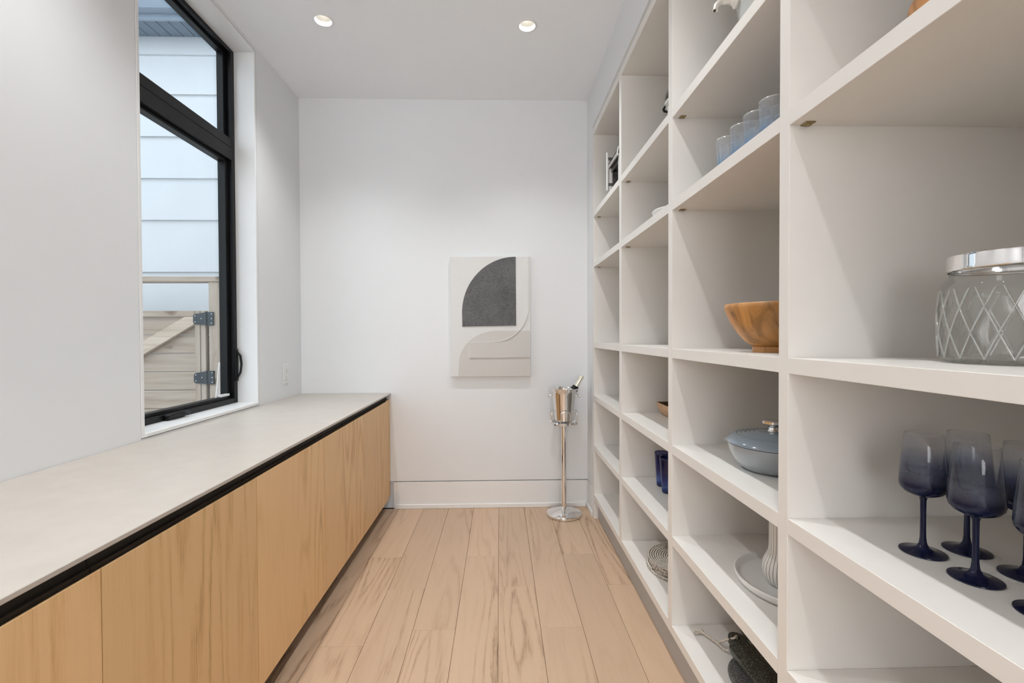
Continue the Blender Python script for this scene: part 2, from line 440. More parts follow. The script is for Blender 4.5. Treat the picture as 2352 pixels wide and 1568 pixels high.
def gate():
    Y = 3.5
    G = thing('garden_gate', 'weathered grey-brown wooden garden gate with black strap hinges outside the window', 'gate', (-2.6, Y, -.15))
    ox, oz = 2.6, .15
    def B(name, m, x0, x1, y0, y1, z0, z1, par=G, bev=.003):
        bm = bmesh.new(); box(bm, x0+ox, x1+ox, y0, y1, z0+oz, z1+oz, bev=bev); return link(name, bm, m, par)
    B('post', M['cedar_v'], -2.188, -2.085, -.02, .08, -.15, 1.729)
    B('post', M['cedar_v'], -3.60, -3.50, -.02, .08, -.15, 1.729)
    B('top_beam', M['cedar_h'], -3.62, -2.06, -.03, .09, 1.7295, 1.768)
    B('top_rail', M['cedar_h'], -3.48, -2.296, -.018, .02, 1.469, 1.512)
    B('bottom_rail', M['cedar_h'], -3.48, -2.296, -.018, .02, .02, .11)
    zl = [1.469, 1.332, 1.191, 1.052, .911, .77, .63, .49, .35, .21, .07]
    for a, b in zip(zl, zl[1:]):
        B('board', M['cedar_h'], -3.48, -2.222, .022, .045, b+.002, a-.002)
    B('stile', M['cedar_v'], -2.294, -2.256, -.018, .021, .0, 1.512)
    B('stile', M['cedar_v'], -2.254, -2.216, -.014, .021, .0, 1.512)
    bm = bmesh.new(); tube(bm, [(-2.203+ox, .03, -.15+oz), (-2.203+ox, .03, 1.5+oz)], .011, 12); link('hinge_pipe', bm, M['hinge'], G, 40)
    bm = bmesh.new()
    P = [(-3.2, .974), (-2.365, 1.467), (-2.297, 1.467), (-2.297, 1.410), (-3.2, .872)]
    prism(bm, [(x+ox, z+oz) for x, z in P], -.022, .016, 'xz'); link('brace', bm, M['cedar_lit'], G)
    for z in (1.452, 1.010):
        bm = bmesh.new()
        pts = [(-2.297, z-.03), (-2.285, z-.042), (-2.21, z-.047), (-2.21, z+.047), (-2.285, z+.035), (-2.297, z+.022)]
        prism(bm, [(x+ox, zz+oz) for x, zz in pts], -.030, -.023, 'xz')
        box(bm, -2.196+ox, -2.148+ox, -.030, -.021, z-.050+oz, z+.050+oz, bev=.001)
        tube(bm, [(-2.203+ox, -.030, z-.05+oz), (-2.203+ox, -.030, z+.05+oz)], .009, 10)
        h = link('hinge', bm, M['hinge'], G)
        for dx, dz in ((-2.28, .02), (-2.28, -.025), (-2.235, .0), (-2.16, .035), (-2.16, .0), (-2.16, -.035)):
            bm = bmesh.new(); lathe(bm, [(0, .004), (.0035, .003), (.005, 0)], 8, (dx+ox, -.031, z+dz+oz), Matrix.Rotation(math.pi/2, 3, 'X'))
            link('bolt', bm, M['chrome'], h)
gate()

# ------------------------------------------------------------------ base cabinets and worktop
def cabinets():
    seams = [-.25, .9657, 1.5725, 2.1790, 2.7860, 3.3990]
    labels = ['oak base cabinet nearest the viewer at the left edge', 'oak base cabinet front with arched grain, second from the viewer',
              'oak base cabinet below the near half of the window', 'oak base cabinet second from the far wall',
              'oak base cabinet beside the far white wall']
    zt, zb = .836, .098
    for i in range(5):
        a, b = seams[i], seams[i+1]
        if i == 4: end = YB-.003
        else: end = b
        C = thing('base_cabinet', labels[i], 'cabinet', (CX-.3, (a+end)/2, 0), 'oak base cabinets under the worktop')
        ox, oy = -(CX-.3), -(a+end)/2
        boxes('body', M['dark_toe'], C, [(XL+.004+ox, CX-.0225+ox, a+.001+oy, end-.001+oy, .10, .838)])
        boxes('toe_kick', M['dark_toe'], C, [(XL+.02+ox, CX-.075+ox, a+.001+oy, end-.001+oy, .0, .0995)])
        boxes('finger_rail', M['black_rail'], C, [(XL+.01+ox, CX-.030+ox, a+.001+oy, end-.001+oy, .8385, .8725)])
        ds = [(a, (a+b)/2), ((a+b)/2, b)] if i == 0 else [(a, b)]
        for d0, d1 in ds:
            # slab door, its top edge sloped for the fingers
            bm = bmesh.new(); y0, y1 = d0+.0013+oy, d1-.0013+oy
            xs = CX+ox
            prism(bm, [(xs-.022, zb), (xs-.001, zb), (xs, zb+.001), (xs, zt-.001), (xs-.001, zt), (xs-.022, zt-.010)], y0, y1, 'xz')
            d = link('door', bm, M['door_oak'], C)
        if i == 4:
            boxes('filler_strip', M['door_oak'], C, [(CX-.02+ox, CX-.004+ox, b+.001+oy, end-.001+oy, .11, zt)], .001)
    bm = bmesh.new(); box(bm, XL+.002, CX+.004, -.25, YB-.002, .8735, .8855, bev=.0015)
    tag(link('countertop', bm, M['counter']), 'long pale stone worktop under the black window', 'countertop')
cabinets()

# ------------------------------------------------------------------ shelving
def shelving():
    S = thing('shelving_unit', 'tall white built-in open shelving filling the right wall', 'shelving', (SX+.3, 1.4, 0))
    ox, oy = -(SX+.3), -1.4
    XB = 1.30
    for i, (y0, y1) in enumerate(DIV_Y):
        z0 = 0 if i in (0, len(DIV_Y)-1) else .141
        boxes('upright', M['laminate'], S, [(SX+ox, XB+ox, y0+oy, y1+oy, z0, TOP_Z)], .0008)
    boxes('top_board', M['laminate'], S, [(SX+ox, XB+ox, DIV_Y[-1][0]+oy, DIV_Y[0][1]+oy, TOP_Z+.0005, TOP_Z+ST)], .0008)
    boxes('scribe_strip', M['laminate'], S, [(SX+.010+ox, SX+.028+ox, DIV_Y[-1][0]+oy, DIV_Y[0][1]+oy, TOP_Z+ST+.0005, TOP_Z+ST+.032)])
    boxes('back_panel', M['laminate'], S, [(XB+.0005+ox, XB+.012+ox, DIV_Y[-1][0]+oy, DIV_Y[0][1]+oy, .0, TOP_Z+ST)])
    boxes('plinth', M['grey_toe'], S, [(SX+.030+ox, SX+.046+ox, DIV_Y[-1][1]+.001+oy, DIV_Y[0][0]-.001+oy, .0, .1400)])
    for i in range(len(DIV_Y)-1):
        y1 = DIV_Y[i][0]; y0 = DIV_Y[i+1][1]
        for nm, z in SHELF_Z.items():
            s = boxes('shelf', M['laminate'], S, [(SX+ox, XB-.001+ox, y0+.0004+oy, y1-.0004+oy, z, z+ST)], .0008)
            if nm in 'AB':
                bm = bmesh.new(); yy = y1-.0006+oy; xx = SX+.036+ox
                box(bm, xx-.011, xx+.011, yy-.022, yy, z-.0025, z-.0002, bev=.0006)
                lathe(bm, [(0, -.0025), (.0035, -.002), (.0045, 0)], 10, (xx, yy-.012, z-.0025))
                link('shelf_clip', bm, M['brass'], s)
shelving()

# ------------------------------------------------------------------ downlights
def downlights():
    labs = ['recessed round ceiling downlight above the worktop side, left of the two in view', 'recessed round ceiling downlight near the shelving, right of the two in view']
    root = None
    for i, (x, y) in enumerate(DOWNLIGHTS):
        lab = labs[i] if i < 2 else 'recessed round ceiling downlight nearer the viewer, above the picture edge'
        if root is None:
            root = R = thing('ceiling_downlight', lab, 'ceiling light', (x, y, ZC), 'recessed ceiling downlights')
            bm = bmesh.new(); lathe(bm, [(.0455, .004), (.0455, -.003), (.054, -.003), (.058, -.0002)], 40); link('trim_ring', bm, M['trim'], R, 50)
            bm = bmesh.new(); lathe(bm, [(.045, .001), (.043, .012), (.033, .050), (.0325, .058)], 40); link('reflector', bm, M['white_ceramic'], R, 50)
            bm = bmesh.new(); lathe(bm, [(0, .057), (.033, .057)], 40); link('lens', bm, M['lens'], R)
        else:
            R = copy_tree(root, None, lab); R.location = (x, y, ZC)
        l = bpy.data.lights.new('downlight_lamp', 'SPOT'); l.energy = DOWNLIGHT_W; l.color = (.95, .97, .975)
        l.spot_size = math.radians(114); l.spot_blend = 1.0; l.shadow_soft_size = .028
        o = bpy.data.objects.new('downlight_lamp', l); o.location = (x, y, ZC+.022); COL.objects.link(o)
downlights()

# ------------------------------------------------------------------ canvas on the back wall
def relief(name, col, var, bs, amt, rough=.8):
    t = NT(name); v = t.coord()
    f = t.noise(v, bs, 4, .65, .4); g = t.noise(v, 7, 2)
    c = t.ramp(t.math('ADD', t.math('MULTIPLY', f, .7), t.math('MULTIPLY', g, .3)), [(.3, tuple(c*(1-var) for c in col)), (.7, tuple(c*(1+var) for c in col))])
    t.bump(f, amt, .003)
    return t.set(c, rough)
M['canvas'] = relief('canvas_offwhite', (.74, .735, .72), .02, 60, .12)
M['canvas_beige'] = relief('canvas_beige', (.62, .60, .565), .02, 60, .12)
M['canvas_dark'] = relief('canvas_charcoal', (.125, .124, .126), .55, 120, .8)
def canvas():
    x0, x1, z0, z1 = -.371, .230, 1.008, 1.912
    cx = (x0+x1)/2; yw = YB-.002
    A = thing('wall_art', 'off-white abstract relief canvas with a charcoal quarter shape on the far wall', 'wall art', (cx, yw, z0))
    def L(pts): return [(x-cx, z-z0) for x, z in pts]
    bm = bmesh.new(); box(bm, x0-cx, x1-cx, -.034, 0, 0, z1-z0, bev=.002); link('canvas', bm, M['canvas'], A)
    yf = -.0342
    def arc(cx_, cz_, rx, rz, a0, a1, n=28): return [(cx_+rx*math.cos(math.radians(a0+(a1-a0)*k/n)), cz_+rz*math.sin(math.radians(a0+(a1-a0)*k/n))) for k in range(n+1)]
    bm = bmesh.new(); prism(bm, L(arc(.120, 1.49, .405, .420, 90, 180) + [(-.283, 1.386), (.122, 1.392)]), yf-.0045, yf, 'xz'); link('charcoal_shape', bm, M['canvas_dark'], A)
    bm = bmesh.new(); prism(bm, L(arc(-.02, 1.11, .29, .244, 90, 180) + [(-.315, 1.0095), (.229, 1.0095), (.229, 1.354)]), yf-.0015, yf, 'xz'); link('beige_shape', bm, M['canvas_beige'], A)
    bm = bmesh.new(); prism(bm, L([(-.23, 1.150), (.229, 1.151), (.229, 1.27), (-.23, 1.266)]), yf-.0075, yf-.0016, 'xz'); link('beige_panel', bm, M['canvas_beige'], A)
    path = [(.216, 1.910)] + [(.213, 1.60)] + arc(-.055, 1.53, .268, .262, 0, -88, 24) + [(-.229, 1.267), (-.230, 1.150)]
    bm = bmesh.new(); tube(bm, [(x-cx, yf-.0062, z-z0) for x, z in path], .0026, 6); link('raised_line', bm, M['canvas'], A)
canvas()

# ------------------------------------------------------------------ wall outlet
def outlet():
    O = thing('wall_outlet', 'white double power outlet on the left wall above the worktop', 'outlet', (XL+.0005, 3.216, .988))
    bm = bmesh.new(); box(bm, 0, .005, -.041, .041, 0, .137, bev=.002); link('cover_plate', bm, M['white_plastic'], O)
    for z in (.045, .092):
        bm = bmesh.new(); box(bm, .005, .0075, -.017, .017, z-.015, z+.015, bev=.003); r = link('receptacle', bm, M['white_plastic'], O)
        bm = bmesh.new()
        for dy, h in ((-.006, .009), (.006, .008)): box(bm, .0074, .0078, dy-.001, dy+.001, z-h/2, z+h/2)
        box(bm, .0074, .0078, -.002, .002, z-.012, z-.008); link('slots', bm, M['black'], r)
outlet()

# ------------------------------------------------------------------ champagne stand, bucket, bottle
def champagne():
    X, Y = .464, 3.312
    S = thing('bucket_stand', 'polished chrome floor stand with round foot beside the shelving', 'stand', (X, Y, 0))
    bm = bmesh.new(); lathe(bm, [(0, 0), (.124, 0), (.127, .004), (.127, .018), (.122, .024), (.05, .046), (.024, .056), (.020, .062), (0, .062)], 64); link('foot', bm, M['chrome'], S, 35)
    bm = bmesh.new(); lathe(bm, [(0, .06), (.0195, .06), (.0185, .3), (.0175, .655), (.022, .66), (.022, .668), (0, .668)], 32); link('pole', bm, M['chrome'], S, 35)
    bm = bmesh.new(); lathe(bm, [(0, .669), (.093, .669), (.100, .672), (.1015, .680), (.098, .687), (.090, .687), (.088, .678), (0, .676)], 64); link('tray', bm, M['chrome'], S, 35)
    for k in range(4):
        a = math.radians(-90+90*k); w_ = .034; r = .091
        u = Vector((math.cos(a), math.sin(a), 0)); t = Vector((-math.sin(a), math.cos(a), 0))
        pts = []
        for s, z in ((-1, .682), (-1, .735), (-.97, .752), (-.85, .764), (-.6, .768), (.6, .768), (.85, .764), (.97, .752), (1, .735), (1, .682)):
            pts.append(u*r + t*(w_*s) + Vector((0, 0, z)))
        bm = bmesh.new(); tube(bm, pts, .0032, 8); link('wire_loop', bm, M['chrome'], S, 60)
    B = thing('ice_bucket', 'polished steel ice bucket with side knobs on the chrome stand', 'bucket', (X, Y, .690))
    bm = bmesh.new()
    lathe(bm, [(0, 0), (.062, 0), (.065, .003), (.086, .205), (.090, .218), (.103, .238), (.105, .242), (.102, .242), (.087, .221), (.0835, .205), (.0625, .006), (0, .006)], 64); link('bowl', bm, M['chrome'], B, 35)
    for s in (-1, 1):
        bm = bmesh.new(); R_ = Matrix.Rotation(s*math.pi/2, 3, 'Y')
        lathe(bm, [(0, .080), (.006, .080), (.005, .096), (.006, .104), (.013, .110), (.013, .115), (.009, .119), (0, .120)], 20, (0, 0, .188), Matrix.Rotation(math.radians(-12), 3, 'Z') @ R_); link('knob', bm, M['chrome'], B, 40)
    t = NT('pale_bottle_glass'); M['bottle'] = t.set((.80, .82, .74), .08, **{'Transmission_Weight': .55, 'IOR': 1.45})
    M['foil'] = NT('gold_foil').set((.80, .77, .62), .22, .45)
    M['label_white'] = NT('bottle_shoulder_foil').set((.75, .76, .77), .25, .4)
    # bottle leaning in the bucket, neck up to the right
    tip = Vector((.6000, 3.30, 1.024)); ax = (tip - Vector((.484, 3.315, .83))).normalized()
    base = tip - ax*.315
    O = thing('champagne_bottle', 'champagne bottle with black collar leaning in the ice bucket', 'bottle', base)
    Rm = ax.to_track_quat('Z', 'Y').to_matrix()
    bm = bmesh.new(); lathe(bm, [(0, 0), (.036, 0), (.040, .006), (.040, .13), (.037, .165), (.030, .195), (0, .196)], 32, axis=Rm); link('body', bm, M['label_white'], O, 40)
    bm = bmesh.new(); lathe(bm, [(.0305, .194), (.026, .205), (.022, .222), (.020, .226), (0, .226)], 32, axis=Rm); link('collar', bm, M['black'], O, 40)
    bm = bmesh.new(); lathe(bm, [(.0185, .2262), (.0150, .262), (.0140, .29), (.0165, .292), (.0165, .302), (.0135, .304), (.012, .314), (0, .315)], 28, axis=Rm); link('neck', bm, M['foil'], O, 40)
champagne()

# ------------------------------------------------------------------ things on the shelves
ZA, ZB_, ZCC, ZD, ZE, ZF = [SHELF_Z[k]+ST+.0003 for k in 'ABCDEF']

# navy flutes
def flutes():
    t, tr, mx = glass_thin('navy_fade_glass', None, .22, .03)
    tc = t.n('TexCoord'); sp = t.n('SeparateXYZ'); t.l(tc.outputs['Object'], sp.inputs[0])
    z = t.math('DIVIDE', sp.outputs[2], .235)
    col = t.ramp(z, [(0, (.03, .035, .08)), (.52, (.015, .02, .06)), (.62, (.05, .07, .17)), (.74, (.48, .52, .63)), (.86, (.86, .88, .92)), (1, (.95, .95, .96))])
    t.l(col, tr.inputs[0])
    df = t.n('BsdfPrincipled'); dcol = t.ramp(z, [(0, (.010, .012, .040)), (.58, (.009, .014, .050)), (.78, (.35, .40, .52)), (1, (.7, .72, .78))])
    t.l(dcol, df.inputs['Base Color']); df.inputs['Roughness'].default_value = .10; df.inputs['Specular IOR Level'].default_value = .25
    nz = t.noise(t.coord(), 900, 1)
    op = t.ramp(z, [(0, (.85, .85, .85)), (.54, (.85, .85, .85)), (.63, (.55, .55, .55)), (.74, (.15, .15, .15)), (.86, (.04, .04, .04)), (1, (.02, .02, .02))])
    op = t.math('MULTIPLY', op, t.math('MULTIPLY_ADD', nz, 1.2, .4))
    m2 = t.n('MixShader'); t.l(op, m2.inputs[0]); t.l(mx.outputs[0], m2.inputs[1]); t.l(df.outputs[0], m2.inputs[2])
    t.l(m2.outputs[0], t.out.inputs[0])
    M['flute'] = t.m
    spots = [(.830, .868, 'navy-footed champagne flute fading to clear, leftmost of its set'), (.922, .871, 'navy-footed champagne flute half hidden behind another flute, at the back of its set'),
             (.831, .770, 'navy-footed champagne flute standing in front of the half-hidden flute'), (.930, .775, 'navy-footed champagne flute cut by the right edge of the picture'),
             (.834, .667, 'navy-footed champagne flute of which only the foot shows at the right edge')]
    root = None
    for x, y, lab in spots:
        if root is None:
            root = R = thing('champagne_flute', lab, 'glass', (x, y, ZD), 'navy champagne flutes on the shelf')
            bm = bmesh.new(); lathe(bm, [(0, 0), (.035, 0), (.0372, .0012), (.0368, .0025), (.020, .0055), (.010, .011), (.0062, .019)], 56); link('foot', bm, M['flute'], R, 60)
            bm = bmesh.new(); lathe(bm, [(.0062, .019), (.0050, .030), (.0046, .07), (.0050, .103), (.0065, .109)], 24); link('stem', bm, M['flute'], R, 60)
            bm = bmesh.new(); lathe(bm, [(.0065, .109), (.018, .1135), (.030, .1195), (.0366, .128), (.0382, .137), (.0365, .165), (.0330, .205), (.0302, .2345), (.0297, .2350), (.0292, .2345), (.0294, .2325)], 56); link('bowl', bm, M['flute'], R, 60)
        else:
            R = copy_tree(root, None, lab); R.location = (x, y, ZD)
flutes()

# glass storage jar with pressed diamonds
def jar():
    t, tr, mx = glass_thin('pressed_glass', (.975, .98, .975), .30, .03)
    rf = t.n('BsdfRefraction'); rf.inputs['IOR'].default_value = 1.10; rf.inputs['Roughness'].default_value = .02; rf.inputs[0].default_value = (.99, .99, .985, 1)
    m1 = t.n('MixShader'); m1.inputs[0].default_value = .35; t.l(tr.outputs[0], m1.inputs[1]); t.l(rf.outputs[0], m1.inputs[2])
    t.l(m1.outputs[0], mx.inputs[1])
    df = t.n('BsdfDiffuse'); df.inputs[0].default_value = (.8, .8, .78, 1)
    m2 = t.n('MixShader'); m2.inputs[0].default_value = .05; t.l(mx.outputs[0], m2.inputs[1]); t.l(df.outputs[0], m2.inputs[2]); t.l(m2.outputs[0], t.out.inputs[0])
    J = thing('glass_jar', 'squat clear glass jar with diamond pattern and chrome lid', 'jar', (.925, .792, ZCC))
    bm = bmesh.new(); seg = 216; n = 18
    prof = [(.0, .0), (.085, 0), (.094, .003), (.099, .008)] + [(.1015+.003*math.sin(math.pi*k/40), .010+.125*k/40) for k in range(41)] + [(.1005, .140), (.097, .148), (.092, .154), (.0885, .158), (.088, .168)]
    rings = []
    for r, z in prof:
        ring = []
        if r == 0: rings.append([bm.verts.new((0, 0, z))]); continue
        for k in range(seg):
            th = k/seg; rr = r
            if .009 < z < .1352:
                zz = (z-.010)/.125
                u = th*n + zz*2.75/2; v = th*n - zz*2.75/2
                p = abs(math.sin(math.pi*u))*abs(math.sin(math.pi*v))
                fade = min(1, min(z-.009, .1352-z)/.006)
                rr += (-.0030 + .0030*max(0, 1-p**.42))*fade
            a = 2*math.pi*th
            ring.append(bm.verts.new((rr*math.cos(a), rr*math.sin(a), z)))
        rings.append(ring)
    for a, b in zip(rings, rings[1:]):
        for k in range(seg):
            k2 = (k+1) % seg
            if len(a) == 1: bm.faces.new((a[0], b[k2], b[k]))
            elif len(b) == 1: bm.faces.new((a[k], a[k2], b[0]))
            else: bm.faces.new((a[k], a[k2], b[k2], b[k]))
    link('body', bm, t.m, J, 35)
    # pressed diamond lattice: two families of helical ribs
    tr_, tt, mm = glass_thin('pressed_glass_rib', (.93, .94, .93), .9, .05)
    d2 = tr_.n('BsdfDiffuse'); d2.inputs[0].default_value = (.85, .85, .83, 1)
    m3 = tr_.n('MixShader'); m3.inputs[0].default_value = .14; tr_.l(mm.outputs[0], m3.inputs[1]); tr_.l(d2.outputs[0], m3.inputs[2]); tr_.l(m3.outputs[0], tr_.out.inputs[0])
    bm = bmesh.new()
    for k in range(n):
        for sgn in (1, -1):
            pts = []
            for q in range(25):
                zz = q/24; th = 2*math.pi*(k + sgn*zz*2.75/2)/n; r = .1015+.003*math.sin(math.pi*zz)+.0008
                pts.append((r*math.cos(th), r*math.sin(th), .010+.125*zz))
            tube(bm, pts, .0015, 6)
    o = link('diamond_ribs', bm, tr_.m, J, 80); o['kind'] = 'stuff'
    bm = bmesh.new(); lathe(bm, [(.0895, .1685), (.0925, .170), (.0935, .173), (.0930, .176), (.0930, .194), (.0925, .197), (.090, .199), (0, .1995)], 96); link('lid', bm, M['chrome'], J, 30)
jar()

# wooden bowls (stave-built)
def stave_wood(name, base, n=11):
    t = NT(name)
    tc = t.n('TexCoord'); gr = t.n('TexGradient', gradient_type='RADIAL'); t.l(tc.outputs['Object'], gr.inputs[0])
    seg = t.math('FLOOR', t.math('MULTIPLY', gr.outputs['Fac'], n))
    wn = t.n('TexWhiteNoise', noise_dimensions='1D'); t.l(seg, wn.inputs['W'])
    v = t.coord((1, 1, .25)); ad = t.n('VectorMath', operation='MULTIPLY_ADD'); t.l(wn.outputs['Color'], ad.inputs[0]); ad.inputs[1].default_value = (9, 9, 9); t.l(v, ad.inputs[2])
    f = t.noise(ad.outputs[0], 16, 3, .55, 1.2); fine = t.noise(t.coord((1, 1, .1)), 160, 2)
    c = t.ramp(f, [(.30, tuple(x*.22 for x in base)), (.37, tuple(x*.62 for x in base)), (.5, base), (.75, tuple(min(1, x*1.45) for x in base))])
    c2 = t.mix(t.math('MULTIPLY', fine, .35), c, tuple(x*.55 for x in base))
    hs = t.n('HueSaturation'); t.l(c2, hs.inputs['Color']); t.l(t.math('MULTIPLY_ADD', wn.outputs['Value'], .5, .75), hs.inputs['Value'])
    return t.set(hs.outputs[0], .38)
M['acacia'] = stave_wood('acacia_staves', (.52, .25, .075)); M['acacia_light'] = stave_wood('orange_wood', (.62, .30, .12), 7)
def bowls():
    B = thing('wooden_bowl', 'large round acacia wood bowl with a low foot, middle shelf', 'bowl', (.834, 1.362, ZCC))
    bm = bmesh.new(); lathe(bm, [(.054, .0), (.0595, 0), (.0595, .017), (.056, .019)], 64); link('foot', bm, M['acacia'], B, 35)
    bm = bmesh.new(); lathe(bm, [(0, .018), (.0605, .0185), (.080, .033), (.102, .058), (.121, .089), (.135, .122), (.1395, .135), (.1390, .1435), (.1355, .147), (.130, .1445), (.122, .120), (.10, .075), (.07, .045), (.03, .034), (0, .033)], 72); link('bowl', bm, M['acacia'], B, 60)
    B = thing('wooden_bowl', 'orange wooden bowl at the top right corner, upper shelf', 'bowl', (.925, .85, ZB_))
    bm = bmesh.new(); lathe(bm, [(.03, 0), (.045, 0), (.045, .012), (.042, .014)], 48); link('foot', bm, M['acacia_light'], B, 35)
    bm = bmesh.new(); lathe(bm, [(0, .013), (.045, .0135), (.072, .032), (.094, .066), (.107, .105), (.112, .135), (.110, .142), (.106, .139), (.10, .105), (.085, .065), (.05, .03), (0, .026)], 64); link('bowl', bm, M['acacia_light'], B, 60)
    # square dish
    S = thing('square_wooden_dish', 'square tan wooden dish with dark inside behind the second upright', 'dish', (.945, 2.352, ZD))
    def sq(h, z, r=.018, n=6):
        out = []
        for cxs, cys, a0 in ((1, 1, 0), (-1, 1, 90), (-1, -1, 180), (1, -1, 270)):
            for k in range(n+1):
                a = math.radians(a0+90*k/n); out.append((cxs*(h-r)+r*math.cos(a), cys*(h-r)+r*math.sin(a), z))
        return out
    M['dish_out'] = paint('tan_wood', (.56, .33, .17), .35, .12, 30, 0); M['dish_in'] = paint('dark_wood_inside', (.10, .055, .022), .4, .2, 30, 0)
    def loft(loops, name, m, caps):
        bm = bmesh.new(); rs = [[bm.verts.new(p) for p in l] for l in loops]
        for a, b in zip(rs, rs[1:]):
            for k in range(len(a)): bm.faces.new((a[k], a[(k+1) % len(a)], b[(k+1) % len(a)], b[k]))
        if caps[0]: bm.faces.new(rs[0][::-1])
        if caps[1]: bm.faces.new(rs[-1])
        link(name, bm, m, S, 40)
    loft([sq(.072, 0), sq(.080, .004), sq(.092, .03), sq(.1005, .062), sq(.1000, .0655), sq(.0955, .0655)], 'body', M['dish_out'], (1, 0))
    loft([sq(.0955, .0655), sq(.0945, .062), sq(.085, .03), sq(.072, .012)], 'inside', M['dish_in'], (0, 1))
bowls()

# grey enamelled casserole
def casserole():
    t = NT('blue_grey_enamel'); M['enamel'] = t.set((.33, .36, .385), .10, **{'Coat_Weight': .6, 'Coat_Roughness': .04})
    t = NT('blue_grey_enamel_lid'); M['enamel_lid'] = t.set((.27, .335, .40), .16, **{'Coat_Weight': .6, 'Coat_Roughness': .05})
    C = thing('casserole', 'blue-grey enamelled lidded casserole with steel knob', 'casserole', (.868, 1.422, ZD))
    bm = bmesh.new(); lathe(bm, [(0, 0), (.082, 0), (.090, .003), (.103, .014), (.118, .034), (.129, .060), (.133, .081), (.128, .081), (0, .079)], 80); link('pot', bm, M['enamel'], C, 40)
    pr = [(.128, .0815), (.1345, .083), (.1355, .088), (.131, .095), (.120, .1035)]
    r, z = .108, .1085
    for k in range(5): pr += [(r, z+.0014), (r-.004, z+.0014), (r-.006, z), (r-.009, z+.0012)]; r -= .012; z += .0022
    pr += [(.040, .1195), (.022, .121), (.018, .1215), (0, .1215)]
    bm = bmesh.new(); lathe(bm, pr, 80); link('lid', bm, M['enamel_lid'], C, 40)
    bm = bmesh.new(); lathe(bm, [(.017, .121), (.013, .126), (.012, .134), (.026, .142), (.0305, .146), (.0305, .153), (.027, .1565), (0, .1575)], 48); link('knob', bm, M['chrome'], C, 35)
    bm = bmesh.new()
    for s in (-1, 1):
        box(bm, -.045, .045, s*.128-.02 if s < 0 else .118, -.118 if s < 0 else .148, .066, .078, bev=.005, seg=2)
    o = link('side_handles', bm, M['enamel'], C, 40); o.rotation_euler.z = math.radians(25)
casserole()

# white plate and ribbed vase
def plate_vase():
    P = tag(None or link('serving_plate', (lambda b: (lathe(b, [(0, 0), (.150, 0), (.162, .004), (.170, .014), (.1725, .026), (.1695, .0285), (.164, .0265), (.157, .0135), (.150, .0105), (0, .010)], 96), b)[1])(bmesh.new()), M['white_ceramic'], None, 50, (.920, 1.390, ZE)),
            'round white rimmed serving plate under the ribbed vase', 'plate')
    t = NT('ribbed_ceramic'); v = t.coord()
    gr = t.n('TexGradient', gradient_type='RADIAL'); tc = t.n('TexCoord'); t.l(tc.outputs['Object'], gr.inputs[0])
    nz = t.noise(t.coord((1, 1, .3)), 14, 1)
    ph = t.math('ADD', t.math('MULTIPLY', gr.outputs['Fac'], 30), t.math('MULTIPLY', nz, 1.6))
    s = t.math('FRACT', ph)
    ln = t.ramp(s, [(0, (0, 0, 0)), (.09, (.1, .1, .1)), (.20, (1, 1, 1)), (1, (1, 1, 1))])
    c = t.mix(ln, (.06, .055, .05), (.80, .79, .765))
    t.bump(ln, .4, .002)
    M['ribbed'] = t.set(c, .45)
    V = thing('ribbed_vase', 'white ribbed bottle vase standing on the white plate', 'vase', (.880, 1.384, ZE+.0105))
    bm = bmesh.new(); lathe(bm, [(0, 0), (.040, 0), (.047, .004), (.057, .022), (.0605, .042), (.058, .064), (.050, .084), (.0435, .098), (.0415, .115), (.0405, .19), (.0425, .205), (.039, .205), (.037, .19), (.037, .11), (0, .10)], 72); link('body', bm, M['ribbed'], V, 60)
plate_vase()

